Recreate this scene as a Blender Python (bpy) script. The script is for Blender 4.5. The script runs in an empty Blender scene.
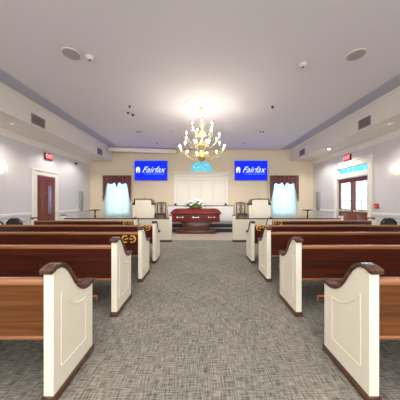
import bpy, bmesh, math, random
from mathutils import Vector, Matrix
random.seed(7)
PI = math.pi
C = bpy.context.scene.collection

# ------------------------------------------------------------------ camera, world, exposure
cam_d = bpy.data.cameras.new('camera'); cam_d.sensor_width = 36; cam_d.lens = 18
cam_d.shift_y = 0.00375; cam_d.clip_start = 0.05
cam = bpy.data.objects.new('camera', cam_d); C.objects.link(cam)
cam.location = (-0.076, 0, 1.35); cam.rotation_euler = (PI/2, 0, 0)
bpy.context.scene.camera = cam
world = bpy.data.worlds.new('world'); bpy.context.scene.world = world
world.use_nodes = True
bg = world.node_tree.nodes['Background']
bg.inputs[0].default_value = (0.90, 0.95, 1.0, 1); bg.inputs[1].default_value = 0.55
vs = bpy.context.scene.view_settings
vs.view_transform = 'Standard'; vs.look = 'None'; vs.gamma = 1.0; vs.exposure = 1.22
vs.use_curve_mapping = False

def area_light(name, loc, rot, sx, sy, power, col):
    l = bpy.data.lights.new(name, 'AREA'); l.shape = 'RECTANGLE'; l.size = sx; l.size_y = sy
    l.energy = power; l.color = col
    o = bpy.data.objects.new(name, l); C.objects.link(o); o.location = loc; o.rotation_euler = rot
    return o

D = 9.7      # front wall of the room
W = 5.42     # half width
TX = 4.32    # half width of the high ceiling
CZ = 3.87    # ceiling
SZ = 3.29    # soffit underside
RY = -3.2    # the modelled room ends here
PZ = 0.343   # platform
# daylight pushed in through the two windows, the fan light and the glazed doors
for wx in (-4.06, 3.97):
    area_light('window_daylight', (wx, D+0.6, 1.75), (-PI/2, 0, 0), 1.1, 1.7, 12, (0.70, 0.84, 1.0))
area_light('door_daylight', (W+0.6, 7.26, 1.7), (0, PI/2, 0), 1.6, 1.4, 22, (0.62, 0.78, 1.0))

# added fill light behind the camera, standing in for assumed rear windows
area_light('rear_fill_light', (0, RY-0.3, 2.0), (PI/2, 0, 0), 10.0, 3.2, 110, (1.0, 0.97, 0.94))
# added overhead fill light out of view, no ceiling lamp modelled here
area_light('overhead_fill_light', (0, -0.2, CZ-0.05), (0, 0, 0), 7.5, 4.6, 90, (1.0, 0.96, 0.91))

# ------------------------------------------------------------------ materials
def sc(r, g, b):
    f = lambda c: ((c/255)/12.92 if c/255 <= 0.04045 else ((c/255+0.055)/1.055)**2.4)
    return (f(r), f(g), f(b), 1)
def new_mat(name):
    m = bpy.data.materials.new(name); m.use_nodes = True
    return m, m.node_tree, m.node_tree.nodes['Principled BSDF']
def N(nt, typ, **kw):
    n = nt.nodes.new(typ)
    for k, v in kw.items(): setattr(n, k, v)
    return n
def plain(name, col, rough=0.5, metal=0.0, bump=0.0, var=0.05, scale=6.0, spec=0.5, coat=0.0):
    m, nt, p = new_mat(name)
    p.inputs['Roughness'].default_value = rough; p.inputs['Metallic'].default_value = metal
    p.inputs['Specular IOR Level'].default_value = spec; p.inputs['Coat Weight'].default_value = coat
    tc = N(nt, 'ShaderNodeTexCoord'); no = N(nt, 'ShaderNodeTexNoise'); no.inputs['Scale'].default_value = scale
    no.inputs['Detail'].default_value = 4
    nt.links.new(tc.outputs['Object'], no.inputs['Vector'])
    cr = N(nt, 'ShaderNodeValToRGB')
    cr.color_ramp.elements[0].position = 0.3; cr.color_ramp.elements[1].position = 0.7
    cr.color_ramp.elements[0].color = tuple(c*(1-var) for c in col[:3]) + (1,)
    cr.color_ramp.elements[1].color = tuple(min(1, c*(1+var)) for c in col[:3]) + (1,)
    nt.links.new(no.outputs['Fac'], cr.inputs['Fac']); nt.links.new(cr.outputs[0], p.inputs['Base Color'])
    if bump:
        b = N(nt, 'ShaderNodeBump'); b.inputs['Strength'].default_value = bump; b.inputs['Distance'].default_value = 0.01
        nt.links.new(no.outputs['Fac'], b.inputs['Height']); nt.links.new(b.outputs[0], p.inputs['Normal'])
    return m
def wood(name, c1, c2, c3, axis='X', rough=0.3, coat=0.3):
    m, nt, p = new_mat(name)
    p.inputs['Roughness'].default_value = rough; p.inputs['Coat Weight'].default_value = coat
    p.inputs['Coat Roughness'].default_value = 0.15
    tc = N(nt, 'ShaderNodeTexCoord'); mp = N(nt, 'ShaderNodeMapping')
    s = {'X': (0.8, 30, 30), 'Y': (30, 0.8, 30), 'Z': (30, 30, 0.8)}[axis]
    mp.inputs['Scale'].default_value = s
    nt.links.new(tc.outputs['Object'], mp.inputs['Vector'])
    n1 = N(nt, 'ShaderNodeTexNoise'); n1.inputs['Scale'].default_value = 1.3; n1.inputs['Detail'].default_value = 6
    n1.inputs['Distortion'].default_value = 0.6
    nt.links.new(mp.outputs[0], n1.inputs['Vector'])
    cr = N(nt, 'ShaderNodeValToRGB'); e = cr.color_ramp.elements
    e[0].position = 0.28; e[0].color = c1; e[1].position = 0.72; e[1].color = c3
    k = e.new(0.5); k.color = c2
    nt.links.new(n1.outputs['Fac'], cr.inputs['Fac']); nt.links.new(cr.outputs[0], p.inputs['Base Color'])
    b = N(nt, 'ShaderNodeBump'); b.inputs['Strength'].default_value = 0.05; b.inputs['Distance'].default_value = 0.005
    nt.links.new(n1.outputs['Fac'], b.inputs['Height']); nt.links.new(b.outputs[0], p.inputs['Normal'])
    return m
def emis(name, col, st):
    m, nt, p = new_mat(name)
    p.inputs['Base Color'].default_value = (0.01, 0.01, 0.01, 1)
    p.inputs['Specular IOR Level'].default_value = 0.1
    p.inputs['Emission Color'].default_value = col; p.inputs['Emission Strength'].default_value = st
    p.inputs['Roughness'].default_value = 0.4
    return m
def carpet(name, dark, light, mix=0.5):
    m, nt, p = new_mat(name)
    p.inputs['Roughness'].default_value = 0.95; p.inputs['Specular IOR Level'].default_value = 0.1
    tc = N(nt, 'ShaderNodeTexCoord')
    outs = []
    for s in ((11, 120, 1), (120, 9, 1)):
        mp = N(nt, 'ShaderNodeMapping'); mp.inputs['Scale'].default_value = s
        nt.links.new(tc.outputs['Object'], mp.inputs['Vector'])
        n = N(nt, 'ShaderNodeTexNoise'); n.inputs['Scale'].default_value = 1.0; n.inputs['Detail'].default_value = 3
        n.inputs['Roughness'].default_value = 0.65
        nt.links.new(mp.outputs[0], n.inputs['Vector']); outs.append(n)
    ad = N(nt, 'ShaderNodeMath', operation='ADD')
    nt.links.new(outs[0].outputs['Fac'], ad.inputs[0]); nt.links.new(outs[1].outputs['Fac'], ad.inputs[1])
    big = N(nt, 'ShaderNodeTexNoise'); big.inputs['Scale'].default_value = 1.6; big.inputs['Detail'].default_value = 3
    nt.links.new(tc.outputs['Object'], big.inputs['Vector'])
    mu = N(nt, 'ShaderNodeMath', operation='MULTIPLY_ADD'); mu.inputs[1].default_value = 0.18
    nt.links.new(big.outputs['Fac'], mu.inputs[0]); nt.links.new(ad.outputs[0], mu.inputs[2])
    mr = N(nt, 'ShaderNodeMapRange'); mr.inputs['From Min'].default_value = 0.82; mr.inputs['From Max'].default_value = 1.36
    nt.links.new(mu.outputs[0], mr.inputs['Value'])
    cr = N(nt, 'ShaderNodeValToRGB'); cr.color_ramp.elements[0].color = dark; cr.color_ramp.elements[1].color = light
    nt.links.new(mr.outputs[0], cr.inputs['Fac']); nt.links.new(cr.outputs[0], p.inputs['Base Color'])
    b = N(nt, 'ShaderNodeBump'); b.inputs['Strength'].default_value = 0.3; b.inputs['Distance'].default_value = 0.004
    nt.links.new(ad.outputs[0], b.inputs['Height']); nt.links.new(b.outputs[0], p.inputs['Normal'])
    return m
def sheer_mat(name):
    m = bpy.data.materials.new(name); m.use_nodes = True; nt = m.node_tree; nt.nodes.clear()
    o = N(nt, 'ShaderNodeOutputMaterial'); t = N(nt, 'ShaderNodeBsdfTranslucent'); d = N(nt, 'ShaderNodeBsdfDiffuse')
    tr = N(nt, 'ShaderNodeBsdfTransparent')
    w = N(nt, 'ShaderNodeTexWave', bands_direction='X'); w.inputs['Scale'].default_value = 5; w.inputs['Distortion'].default_value = 0.6
    tc = N(nt, 'ShaderNodeTexCoord'); nt.links.new(tc.outputs['Object'], w.inputs['Vector'])
    cr = N(nt, 'ShaderNodeValToRGB'); cr.color_ramp.elements[0].color = sc(205, 232, 240); cr.color_ramp.elements[1].color = sc(240, 252, 255)
    nt.links.new(w.outputs['Fac'], cr.inputs['Fac'])
    for k in (t, d): nt.links.new(cr.outputs[0], k.inputs['Color'])
    m1 = N(nt, 'ShaderNodeMixShader'); m1.inputs[0].default_value = 0.35
    nt.links.new(t.outputs[0], m1.inputs[1]); nt.links.new(d.outputs[0], m1.inputs[2])
    m2 = N(nt, 'ShaderNodeMixShader'); m2.inputs[0].default_value = 0.22
    nt.links.new(m1.outputs[0], m2.inputs[1]); nt.links.new(tr.outputs[0], m2.inputs[2])
    nt.links.new(m2.outputs[0], o.inputs[0])
    return m
def glass_mat(name, col, alpha_mix=0.35):
    m = bpy.data.materials.new(name); m.use_nodes = True; nt = m.node_tree; nt.nodes.clear()
    o = N(nt, 'ShaderNodeOutputMaterial'); t = N(nt, 'ShaderNodeBsdfTransparent'); g = N(nt, 'ShaderNodeBsdfGlossy')
    tl = N(nt, 'ShaderNodeBsdfTranslucent')
    no = N(nt, 'ShaderNodeTexNoise'); no.inputs['Scale'].default_value = 3
    cr = N(nt, 'ShaderNodeValToRGB'); cr.color_ramp.elements[0].color = col
    cr.color_ramp.elements[1].color = tuple(min(1, c*1.12) for c in col[:3]) + (1,)
    nt.links.new(no.outputs['Fac'], cr.inputs['Fac'])
    nt.links.new(cr.outputs[0], t.inputs[0]); nt.links.new(cr.outputs[0], tl.inputs[0])
    g.inputs['Roughness'].default_value = 0.05
    a = N(nt, 'ShaderNodeMixShader'); a.inputs[0].default_value = alpha_mix
    nt.links.new(t.outputs[0], a.inputs[1]); nt.links.new(tl.outputs[0], a.inputs[2])
    b = N(nt, 'ShaderNodeMixShader'); b.inputs[0].default_value = 0.05
    nt.links.new(a.outputs[0], b.inputs[1]); nt.links.new(g.outputs[0], b.inputs[2]); nt.links.new(b.outputs[0], o.inputs[0])
    return m
def valance_mat(name):
    m, nt, p = new_mat(name); p.inputs['Roughness'].default_value = 0.6
    tc = N(nt, 'ShaderNodeTexCoord'); w = N(nt, 'ShaderNodeTexWave', bands_direction='X')
    w.inputs['Scale'].default_value = 4.2; w.inputs['Distortion'].default_value = 1.5
    nt.links.new(tc.outputs['Object'], w.inputs['Vector'])
    cr = N(nt, 'ShaderNodeValToRGB'); e = cr.color_ramp.elements
    e[0].color = sc(84, 24, 34); e[1].color = sc(132, 94, 84); e[1].position = 1.0
    k = e.new(0.6); k.color = sc(96, 32, 40)
    nt.links.new(w.outputs['Fac'], cr.inputs['Fac']); nt.links.new(cr.outputs[0], p.inputs['Base Color'])
    return m

M = {}
M['ceiling'] = plain('ceiling_paint', sc(228, 223, 224), 0.9, var=0.01, scale=1.5)
M['strip'] = plain('ceiling_border_paint', sc(190, 190, 202), 0.85, var=0.02)
M['soffit'] = plain('soffit_paint', sc(222, 214, 205), 0.85, var=0.01)
M['wall'] = plain('side_wall_paint', sc(214, 209, 208), 0.85, var=0.012, scale=2)
M['wall_front'] = plain('front_wall_paint', sc(226, 211, 184), 0.85, var=0.012, scale=2)
M['trim'] = plain('cream_trim_paint', sc(236, 230, 216), 0.5, var=0.01)
M['wainscot'] = plain('white_wainscot_paint', sc(232, 229, 226), 0.5, var=0.01)
M['pew_white'] = plain('ivory_enamel', sc(238, 230, 210), 0.4, var=0.012, scale=4)
M['carpet'] = carpet('woven_carpet', sc(60, 57, 51), sc(166, 161, 149))
M['carpet2'] = carpet('chancel_carpet', sc(150, 138, 124), sc(190, 178, 162))
M['carpet3'] = carpet('platform_carpet', sc(110, 108, 108), sc(160, 158, 158))
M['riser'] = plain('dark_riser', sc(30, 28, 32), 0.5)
M['nosing'] = plain('step_nosing', sc(150, 145, 145), 0.5)
M['wood_pew'] = wood('pew_wood', sc(46, 17, 8), sc(70, 26, 12), sc(92, 40, 20), 'X', 0.32, 0.35)
M['wood_pew_lit'] = wood('pew_wood_lit', sc(74, 36, 10), sc(104, 56, 16), sc(128, 76, 28), 'X', 0.32, 0.35)  # same pew wood; nearest row painted lighter, its stronger light put into the colour
M['wood_light'] = wood('pew_rail_wood', sc(118, 68, 36), sc(146, 92, 52), sc(168, 114, 70), 'X', 0.3, 0.4)
M['wood_cap'] = wood('cap_wood', sc(58, 34, 25), sc(84, 53, 40), sc(108, 74, 57), 'Y', 0.25, 0.5)
M['wood_dark'] = wood('dark_top_wood', sc(40, 22, 16), sc(58, 34, 24), sc(74, 46, 34), 'X', 0.3, 0.3)
M['wood_chair'] = wood('mahogany', sc(44, 18, 14), sc(66, 28, 22), sc(88, 40, 32), 'Z', 0.3, 0.3)
M['wood_door'] = wood('door_wood', sc(96, 44, 30), sc(124, 60, 42), sc(150, 78, 56), 'Z', 0.35, 0.3)
M['casket'] = wood('cherry', sc(84, 14, 10), sc(112, 22, 14), sc(142, 38, 22), 'X', 0.15, 0.9)
M['bier'] = wood('bier_wood', sc(66, 24, 14), sc(92, 38, 22), sc(118, 62, 40), 'X', 0.25, 0.5)
M['brass'] = plain('polished_brass', sc(240, 220, 158), 0.3, 0.85, var=0.04)
M['gold'] = plain('gilding', sc(236, 178, 48), 0.4, 0.35, var=0.12, scale=60)
M['chrome'] = plain('bright_metal', sc(235, 225, 215), 0.25, 0.9)
M['candle'] = plain('candle_sleeve', sc(245, 240, 225), 0.5)
M['bulb'] = emis('lit_bulb', (1.0, 0.92, 0.83, 1), 125.0)
M['sconce_bulb'] = emis('lit_sconce_bulb', (1.0, 0.90, 0.76, 1), 45.0)
M['down_dim'] = emis('dim_downlight', (1, 0.97, 0.92, 1), 0.3)
M['black'] = plain('black_plastic', sc(22, 22, 26), 0.35)
M['leather'] = plain('black_leather', sc(18, 20, 30), 0.25, coat=0.5)
M['grey'] = plain('grey_grille', sc(150, 144, 142), 0.7)
M['darkgrey'] = plain('vent_recess', sc(88, 82, 84), 0.7)
M['offwhite'] = plain('offwhite_plastic', sc(222, 214, 200), 0.5)
M['speaker'] = plain('speaker_cloth', sc(160, 154, 150), 0.8)
M['ceilspk'] = plain('speaker_grille', sc(178, 168, 166), 0.8)
M['red'] = plain('red_plastic', sc(190, 30, 36), 0.4)
M['screen'] = emis('blue_screen', sc(0, 24, 232), 1.2)
M['screen_white'] = emis('white_on_screen', sc(235, 245, 255), 0.6)
M['screen_pale'] = emis('pale_blue_on_screen', sc(120, 165, 255), 0.5)
M['exit_face'] = emis('exit_sign_face', sc(226, 60, 74), 0.5)
M['exit_white'] = emis('exit_letters', sc(255, 205, 205), 0.5)
M['sheer'] = sheer_mat('sheer_voile')
M['valance'] = valance_mat('maroon_stripe')
M['cyan'] = glass_mat('blue_tinted_glass', sc(150, 232, 250), 0.4)
M['glass'] = glass_mat('pale_glass', sc(225, 238, 248), 0.3)
M['shade'] = emis('sconce_glass', (1.0, 0.92, 0.78, 1), 7.0)
M['down_on'] = emis('lit_downlight', (1, 0.97, 0.92, 1), 14.0)
M['petal'] = plain('white_petals', sc(246, 244, 230), 0.6)
M['leaf'] = plain('green_leaves', sc(92, 112, 60), 0.6, var=0.2)
M['lite'] = plain('lilac_obscured_glass', sc(140, 122, 156), 0.15, coat=0.5)
M['ground'] = plain('outdoor_paving', sc(170, 178, 186), 0.9)

# ------------------------------------------------------------------ mesh helpers
def box(bm, x0, x1, y0, y1, z0, z1, bev=0.0, seg=2):
    g = bmesh.ops.create_cube(bm, size=1.0); v = g['verts']
    for q in v:
        q.co = Vector(((x0+x1)/2 + q.co.x*(x1-x0), (y0+y1)/2 + q.co.y*(y1-y0), (z0+z1)/2 + q.co.z*(z1-z0)))
    if bev:
        e = list({ed for q in v for ed in q.link_edges})
        bmesh.ops.bevel(bm, geom=e, offset=bev, segments=seg, profile=0.5, affect='EDGES')
def prism(bm, pts, a0, a1, axis='X'):
    """polygon pts extruded along an axis. axis X: pts=(y,z); Y: pts=(x,z); Z: pts=(x,y)"""
    def P(u, v, a): return {'X': (a, u, v), 'Y': (u, a, v), 'Z': (u, v, a)}[axis]
    A = [bm.verts.new(P(u, v, a0)) for u, v in pts]; B = [bm.verts.new(P(u, v, a1)) for u, v in pts]
    n = len(pts); fs = []
    for i in range(n):
        j = (i+1) % n; fs.append(bm.faces.new((A[i], A[j], B[j], B[i])))
    f1 = bm.faces.new(A); f2 = bm.faces.new(B[::-1])
    bmesh.ops.triangulate(bm, faces=[f1, f2])
def strip_band(bm, top, bot, a0, a1, axis='X'):
    """solid between two polylines of equal length, extruded along the axis"""
    def P(u, v, a): return {'X': (a, u, v), 'Y': (u, a, v), 'Z': (u, v, a)}[axis]
    n = len(top); V = []
    for i in range(n):
        V.append([bm.verts.new(P(*top[i], a0)), bm.verts.new(P(*top[i], a1)), bm.verts.new(P(*bot[i], a1)), bm.verts.new(P(*bot[i], a0))])
    for i in range(n-1):
        for k in range(4):
            l = (k+1) % 4; bm.faces.new((V[i][k], V[i][l], V[i+1][l], V[i+1][k]))
    bm.faces.new(V[0][::-1]); bm.faces.new(V[-1])
def tube(bm, pts, r, seg=8, radii=None):
    pts = [Vector(p) for p in pts]; rings = []; prev = None
    for i, p in enumerate(pts):
        t = (pts[min(i+1, len(pts)-1)] - pts[max(i-1, 0)])
        if t.length < 1e-9: t = Vector((0, 0, 1))
        t.normalize()
        if prev is None:
            a = t.orthogonal().normalized()
        else:
            a = (prev - t*prev.dot(t))
            a = a.normalized() if a.length > 1e-6 else t.orthogonal().normalized()
        prev = a; b = t.cross(a); rr = radii[i] if radii else r
        rings.append([bm.verts.new(p + (a*math.cos(2*PI*k/seg) + b*math.sin(2*PI*k/seg))*rr) for k in range(seg)])
    for i in range(len(rings)-1):
        for k in range(seg):
            l = (k+1) % seg; bm.faces.new((rings[i][k], rings[i][l], rings[i+1][l], rings[i+1][k]))
    bm.faces.new(rings[0][::-1]); bm.faces.new(rings[-1])
def lathe(bm, prof, c=(0, 0, 0), seg=24, sx=1, sy=1):
    rings = []
    for r, z in prof:
        rings.append([bm.verts.new((c[0]+max(r, 1e-4)*sx*math.cos(2*PI*k/seg), c[1]+max(r, 1e-4)*sy*math.sin(2*PI*k/seg), c[2]+z)) for k in range(seg)])
    for i in range(len(rings)-1):
        for k in range(seg):
            l = (k+1) % seg; bm.faces.new((rings[i][k], rings[i][l], rings[i+1][l], rings[i+1][k]))
    bm.faces.new(rings[0][::-1]); bm.faces.new(rings[-1])
def smooth(me, ang=40):
    for p in me.polygons: p.use_smooth = True
    try: me.set_sharp_from_angle(angle=math.radians(ang))
    except Exception: pass
def obj(name, bm, mat, parent=None, loc=None, sm=True):
    bmesh.ops.recalc_face_normals(bm, faces=bm.faces[:])
    me = bpy.data.meshes.new(name); bm.to_mesh(me); bm.free()
    if sm: smooth(me)
    me.materials.append(M[mat] if isinstance(mat, str) else mat)
    o = bpy.data.objects.new(name, me); C.objects.link(o)
    if parent: o.parent = parent
    if loc: o.location = loc
    return o
def B(*boxes, bev=0.0):
    bm = bmesh.new()
    for b in boxes: box(bm, *b, bev=bev)
    return bm
def thing(name, label, cat, loc=(0, 0, 0), rz=0, group=None):
    o = bpy.data.objects.new(name, None); C.objects.link(o); o.location = loc; o.rotation_euler = (0, 0, rz)
    o.empty_display_size = 0.1
    o['label'] = label; o['category'] = cat
    if group: o['group'] = group
    return o
def tag(o, label, cat, group=None):
    o['label'] = label; o['category'] = cat
    if group: o['group'] = group
    return o
def struct(name, bm, mat, parent=None, sm=False):
    o = obj(name, bm, mat, parent, sm=sm)
    if not parent: o['kind'] = 'structure'
    return o
def kids(o): return [c for c in bpy.data.objects if c.parent == o]
def copy_tree(o, parent=None):
    c = o.copy(); C.objects.link(c)
    if parent: c.parent = parent
    for ch in kids(o): copy_tree(ch, c)
    return c
def dup(o, loc, label, group=None, rz=None):
    c = copy_tree(o); c.location = loc; c['label'] = label
    if rz is not None: c.rotation_euler = (0, 0, rz)
    if group: c['group'] = group
    return c
def text_mesh(name, body, size, mat, parent, loc, rot, shear=0.0, extrude=0.001, offset=0.0, space=1.0):
    cu = bpy.data.curves.new(name, 'FONT'); cu.body = body; cu.size = size; cu.shear = shear
    cu.extrude = extrude; cu.offset = offset; cu.align_x = 'CENTER'; cu.align_y = 'CENTER'; cu.space_character = space
    t = bpy.data.objects.new(name, cu); C.objects.link(t)
    dg = bpy.context.evaluated_depsgraph_get(); dg.update()
    me = bpy.data.meshes.new_from_object(t.evaluated_get(dg))
    bpy.data.objects.remove(t); bpy.data.curves.remove(cu)
    me.materials.clear(); me.materials.append(M[mat])
    o = bpy.data.objects.new(name, me); C.objects.link(o); o.parent = parent; o.location = loc; o.rotation_euler = rot
    return o
def wall_cells(bm, u0, u1, z0, z1, a0, a1, holes, axis):
    """wall slab with rectangular holes. axis 'Y': u is x, a is y; axis 'X': u is y, a is x"""
    us = sorted({u0, u1} | {h[0] for h in holes} | {h[1] for h in holes})
    zs = sorted({z0, z1} | {h[2] for h in holes} | {h[3] for h in holes})
    for i in range(len(us)-1):
        for j in range(len(zs)-1):
            cu, cz = (us[i]+us[i+1])/2, (zs[j]+zs[j+1])/2
            if any(h[0] < cu < h[1] and h[2] < cz < h[3] for h in holes): continue
            if axis == 'Y': box(bm, us[i], us[i+1], a0, a1, zs[j], zs[j+1])
            else: box(bm, a0, a1, us[i], us[i+1], zs[j], zs[j+1])
    bmesh.ops.remove_doubles(bm, verts=bm.verts[:], dist=1e-5)

# ------------------------------------------------------------------ room shell
CH = 7.0
struct('floor', B((-W-0.2, W+0.2, RY, CH, -0.1, 0)), 'carpet')
struct('floor_chancel', B((-W-0.2, W+0.2, CH, D+0.2, -0.1, 0.0)), 'carpet2')
# platform: two low dark risers under grey carpet
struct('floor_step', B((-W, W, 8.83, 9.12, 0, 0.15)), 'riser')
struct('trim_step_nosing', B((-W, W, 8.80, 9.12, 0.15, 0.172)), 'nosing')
struct('floor_platform', B((-W, W, 9.12, D, 0, PZ-0.02)), 'riser')
struct('floor_platform_carpet', B((-W, W, 9.09, D, PZ-0.02, PZ)), 'carpet3')

LW = (-4.60, -3.52); RW = (3.43, 4.51); WZ0, WZ1 = 0.75, 2.5
FR, FZ = 0.57, 2.80     # fan light
bm = bmesh.new()
wall_cells(bm, -W-0.2, W+0.2, 0, CZ+0.2, D, D+0.2,
           [(LW[0], LW[1], WZ0, WZ1), (RW[0], RW[1], WZ0, WZ1), (-FR, FR, FZ, FZ+FR)], 'Y')
N_ = 20
for s in (-1, 1):       # fill the corners above the half-round opening
    arc = [(s*FR*math.cos(PI/2*k/N_), FZ+FR*math.sin(PI/2*k/N_)) for k in range(N_+1)]
    corner = (s*FR, FZ+FR)
    for k in range(N_):
        prism(bm, [arc[k], arc[k+1], corner], D, D+0.2, 'Y')
struct('wall_front', bm, 'wall_front')
struct('wall_left', B((-W-0.2, -W, RY, D, 0, SZ)), 'wall')
RD = (6.52, 8.00)       # right doors along y
DZ, T0, T1 = 2.22, 2.40, 2.62
bm = bmesh.new()
wall_cells(bm, RY, D, 0, SZ, W, W+0.2, [(RD[0], RD[1], 0, DZ), (RD[0], RD[1], T0, T1)], 'X')
struct('wall_right', bm, 'wall')
struct('ceiling', B((-TX, TX, RY, D, CZ, CZ+0.15)), 'ceiling')
for s, n in ((-1, 'left'), (1, 'right')):
    x0, x1 = sorted((s*TX, s*(W+0.2)))
    o = struct('ceiling_soffit_'+n, B((x0, x1, RY, D, SZ, CZ+0.15)), 'soffit')
    # grey border on the high ceiling next to the soffit
    a, b = sorted((s*(TX-0.06), s*(TX-0.47)))
    struct('trim_border_'+n, B((a, b, RY, D-0.01, CZ-0.012, CZ)), 'strip')
    # small moulding at the top of the soffit face
    bm = bmesh.new()
    prism(bm, [(s*TX, CZ), (s*(TX-0.06), CZ), (s*(TX-0.055), CZ-0.02), (s*(TX-0.02), CZ-0.06), (s*TX, CZ-0.075)], RY, D, 'Y')
    struct('trim_soffit_'+n, bm, 'soffit')
    # crown where side wall meets soffit
    bm = bmesh.new()
    prism(bm, [(s*W, SZ), (s*(W-0.13), SZ), (s*(W-0.125), SZ-0.02), (s*(W-0.08), SZ-0.045), (s*(W-0.035), SZ-0.10), (s*(W-0.012), SZ-0.115), (s*(W-0.01), SZ-0.15), (s*W, SZ-0.155)], RY, D, 'Y')
    struct('trim_crown_'+n, bm, 'trim')
    # chair rail, wainscot frames and baseboard
    spans = [(RY, D)] if False else ([(RY, 6.33), (7.50, D)] if s < 0 else [(RY, 6.37), (8.16, D)])
    bm = bmesh.new(); bw = bmesh.new(); bb = bmesh.new()
    for y0, y1 in spans:
        xa, xb = sorted((s*W, s*(W-0.035))); box(bm, xa, xb, y0, y1, 0.94, 0.995, bev=0.008)
        xa, xb = sorted((s*W, s*(W-0.02))); box(bm, xa, xb, y0, y1, 0.90, 0.94)
        xa, xb = sorted((s*W, s*(W-0.02))); box(bb, xa, xb, y0, y1, 0, 0.14, bev=0.005)
        n_ = max(1, int((y1-y0)/1.0)); w = (y1-y0)/n_
        for k in range(n_):
            p0, p1 = y0+k*w+0.12, y0+(k+1)*w-0.12
            xa, xb = sorted((s*W, s*(W-0.018)))
            for q in ((p0, p1, 0.80, 0.825), (p0, p1, 0.24, 0.265), (p0, p0+0.025, 0.24, 0.825), (p1-0.025, p1, 0.24, 0.825)):
                box(bw, xa, xb, q[0], q[1], q[2], q[3])
    struct('trim_chair_rail_'+n, bm, 'wainscot'); struct('trim_wainscot_'+n, bw, 'wainscot'); struct('baseboard_'+n, bb, 'wainscot')
struct('baseboard_front', B((-W+0.02, -1.62, D-0.02, D, PZ, PZ+0.14), (1.56, W-0.02, D-0.02, D, PZ, PZ+0.14)), 'wainscot')
# wainscot rail on the front wall either side of the altar screen
struct('trim_front_rail', B((-W+0.035, -4.85, D-0.03, D, 0.94, 0.99), (4.78, W-0.035, D-0.03, D, 0.94, 0.99), bev=0.006), 'wainscot')
struct('trim_front_crown', B((-TX+0.06, TX-0.06, D-0.06, D, CZ-0.05, CZ-0.012), bev=0.01), 'wall_front')
struct('ground_outside', B((-14, 14, D+0.2, 16, -0.3, -0.15), (W+0.2, 14, -2, D+0.2, -0.3, -0.15)), 'ground')

# windows
def sash(name, x0, x1, z0, z1, cols, rows, gm):
    o = struct(name, B((x0, x0+0.05, D+0.06, D+0.12, z0, z1), (x1-0.05, x1, D+0.06, D+0.12, z0, z1),
                       (x0+0.05, x1-0.05, D+0.06, D+0.12, z0, z0+0.05), (x0+0.05, x1-0.05, D+0.06, D+0.12, z1-0.05, z1)), 'trim')
    bm = bmesh.new()
    for k in range(1, cols):
        x = x0+(x1-x0)*k/cols; box(bm, x-0.012, x+0.012, D+0.07, D+0.11, z0+0.05, z1-0.05)
    for k in range(1, rows):
        z = z0+(z1-z0)*k/rows; box(bm, x0+0.05, x1-0.05, D+0.072, D+0.108, z-0.012, z+0.012)
    obj('window_muntins', bm, 'trim', o, sm=False)
    obj('window_pane', B((x0+0.05, x1-0.05, D+0.085, D+0.095, z0+0.05, z1-0.05)), gm, o, sm=False)
    f = B((x0-0.09, x0, D-0.02, D, z0-0.09, z1+0.09), (x1, x1+0.09, D-0.02, D, z0-0.09, z1+0.09), (x0, x1, D-0.025, D, z1, z1+0.09), (x0, x1, D-0.03, D, z0-0.09, z0))
    obj('window_casing', f, 'trim', o, sm=False)
sash('window_1', *LW, WZ0, WZ1, 3, 6, 'glass')
sash('window_2', *RW, WZ0, WZ1, 3, 6, 'glass')
# fan light
bm = bmesh.new()
for k in range(24):
    a0, a1 = PI*k/24, PI*(k+1)/24
    for r0, r1, yy0, yy1 in ((FR-0.035, FR, D+0.03, D+0.1),):
        prism(bm, [(r0*math.cos(a0), FZ+r0*math.sin(a0)), (r1*math.cos(a0), FZ+r1*math.sin(a0)), (r1*math.cos(a1), FZ+r1*math.sin(a1)), (r0*math.cos(a1), FZ+r0*math.sin(a1))], yy0, yy1, 'Y')
box(bm, -FR, FR, D+0.03, D+0.1, FZ, FZ+0.03)
fan = struct('window_3', bm, 'trim')
bm = bmesh.new()
for a in (PI/6, PI/3, PI/2, 2*PI/3, 5*PI/6):
    tube(bm, [(0.17*math.cos(a), D+0.06, FZ+0.17*math.sin(a)), (0.54*math.cos(a), D+0.06, FZ+0.54*math.sin(a))], 0.009, 6)
tube(bm, [(0.17*math.cos(PI*k/16), D+0.06, FZ+0.02+0.17*math.sin(PI*k/16)) for k in range(17)], 0.012, 6)
tube(bm, [(0.36*math.cos(PI*k/16), D+0.06, FZ+0.02+0.36*math.sin(PI*k/16)) for k in range(17)], 0.009, 6)
obj('window_muntins', bm, 'trim', fan)
bm = bmesh.new()
prism(bm, [(0.55*math.cos(PI*k/24), FZ+0.005+0.55*math.sin(PI*k/24)) for k in range(25)], D+0.07, D+0.078, 'Y')
obj('window_pane', bm, 'cyan', fan, sm=False)

# altar screen: entablature and low-relief panelling under the fan light (fixed to the wall)
bm = bmesh.new()
box(bm, -1.42, 1.36, D-0.12, D, 2.72, 2.78, bev=0.01); box(bm, -1.38, 1.32, D-0.08, D, 2.66, 2.72, bev=0.01)
box(bm, -1.34, 1.28, D-0.05, D, 2.50, 2.66, bev=0.006); box(bm, -1.36, 1.30, D-0.075, D, 2.55, 2.59, bev=0.008)
struct('trim_entablature', bm, 'trim')
struct('trim_screen_frame', B((-1.34, -1.20, D-0.05, D, PZ, 2.50), (1.14, 1.28, D-0.05, D, PZ, 2.50), (-1.20, 1.14, D-0.05, D, 2.36, 2.50), bev=0.006), 'trim')
bm = bmesh.new()
for k in range(4):
    x0 = -1.20+k*0.585; box(bm, x0+0.01, x0+0.575, D-0.02, D, PZ, 2.36, bev=0.004)
    for q in ((x0+0.08, x0+0.10, 0.5, 2.26), (x0+0.485, x0+0.505, 0.5, 2.26), (x0+0.10, x0+0.485, 2.24, 2.26), (x0+0.10, x0+0.485, 0.5, 0.52)):
        box(bm, q[0], q[1], D-0.03, D-0.018, q[2], q[3])
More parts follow.
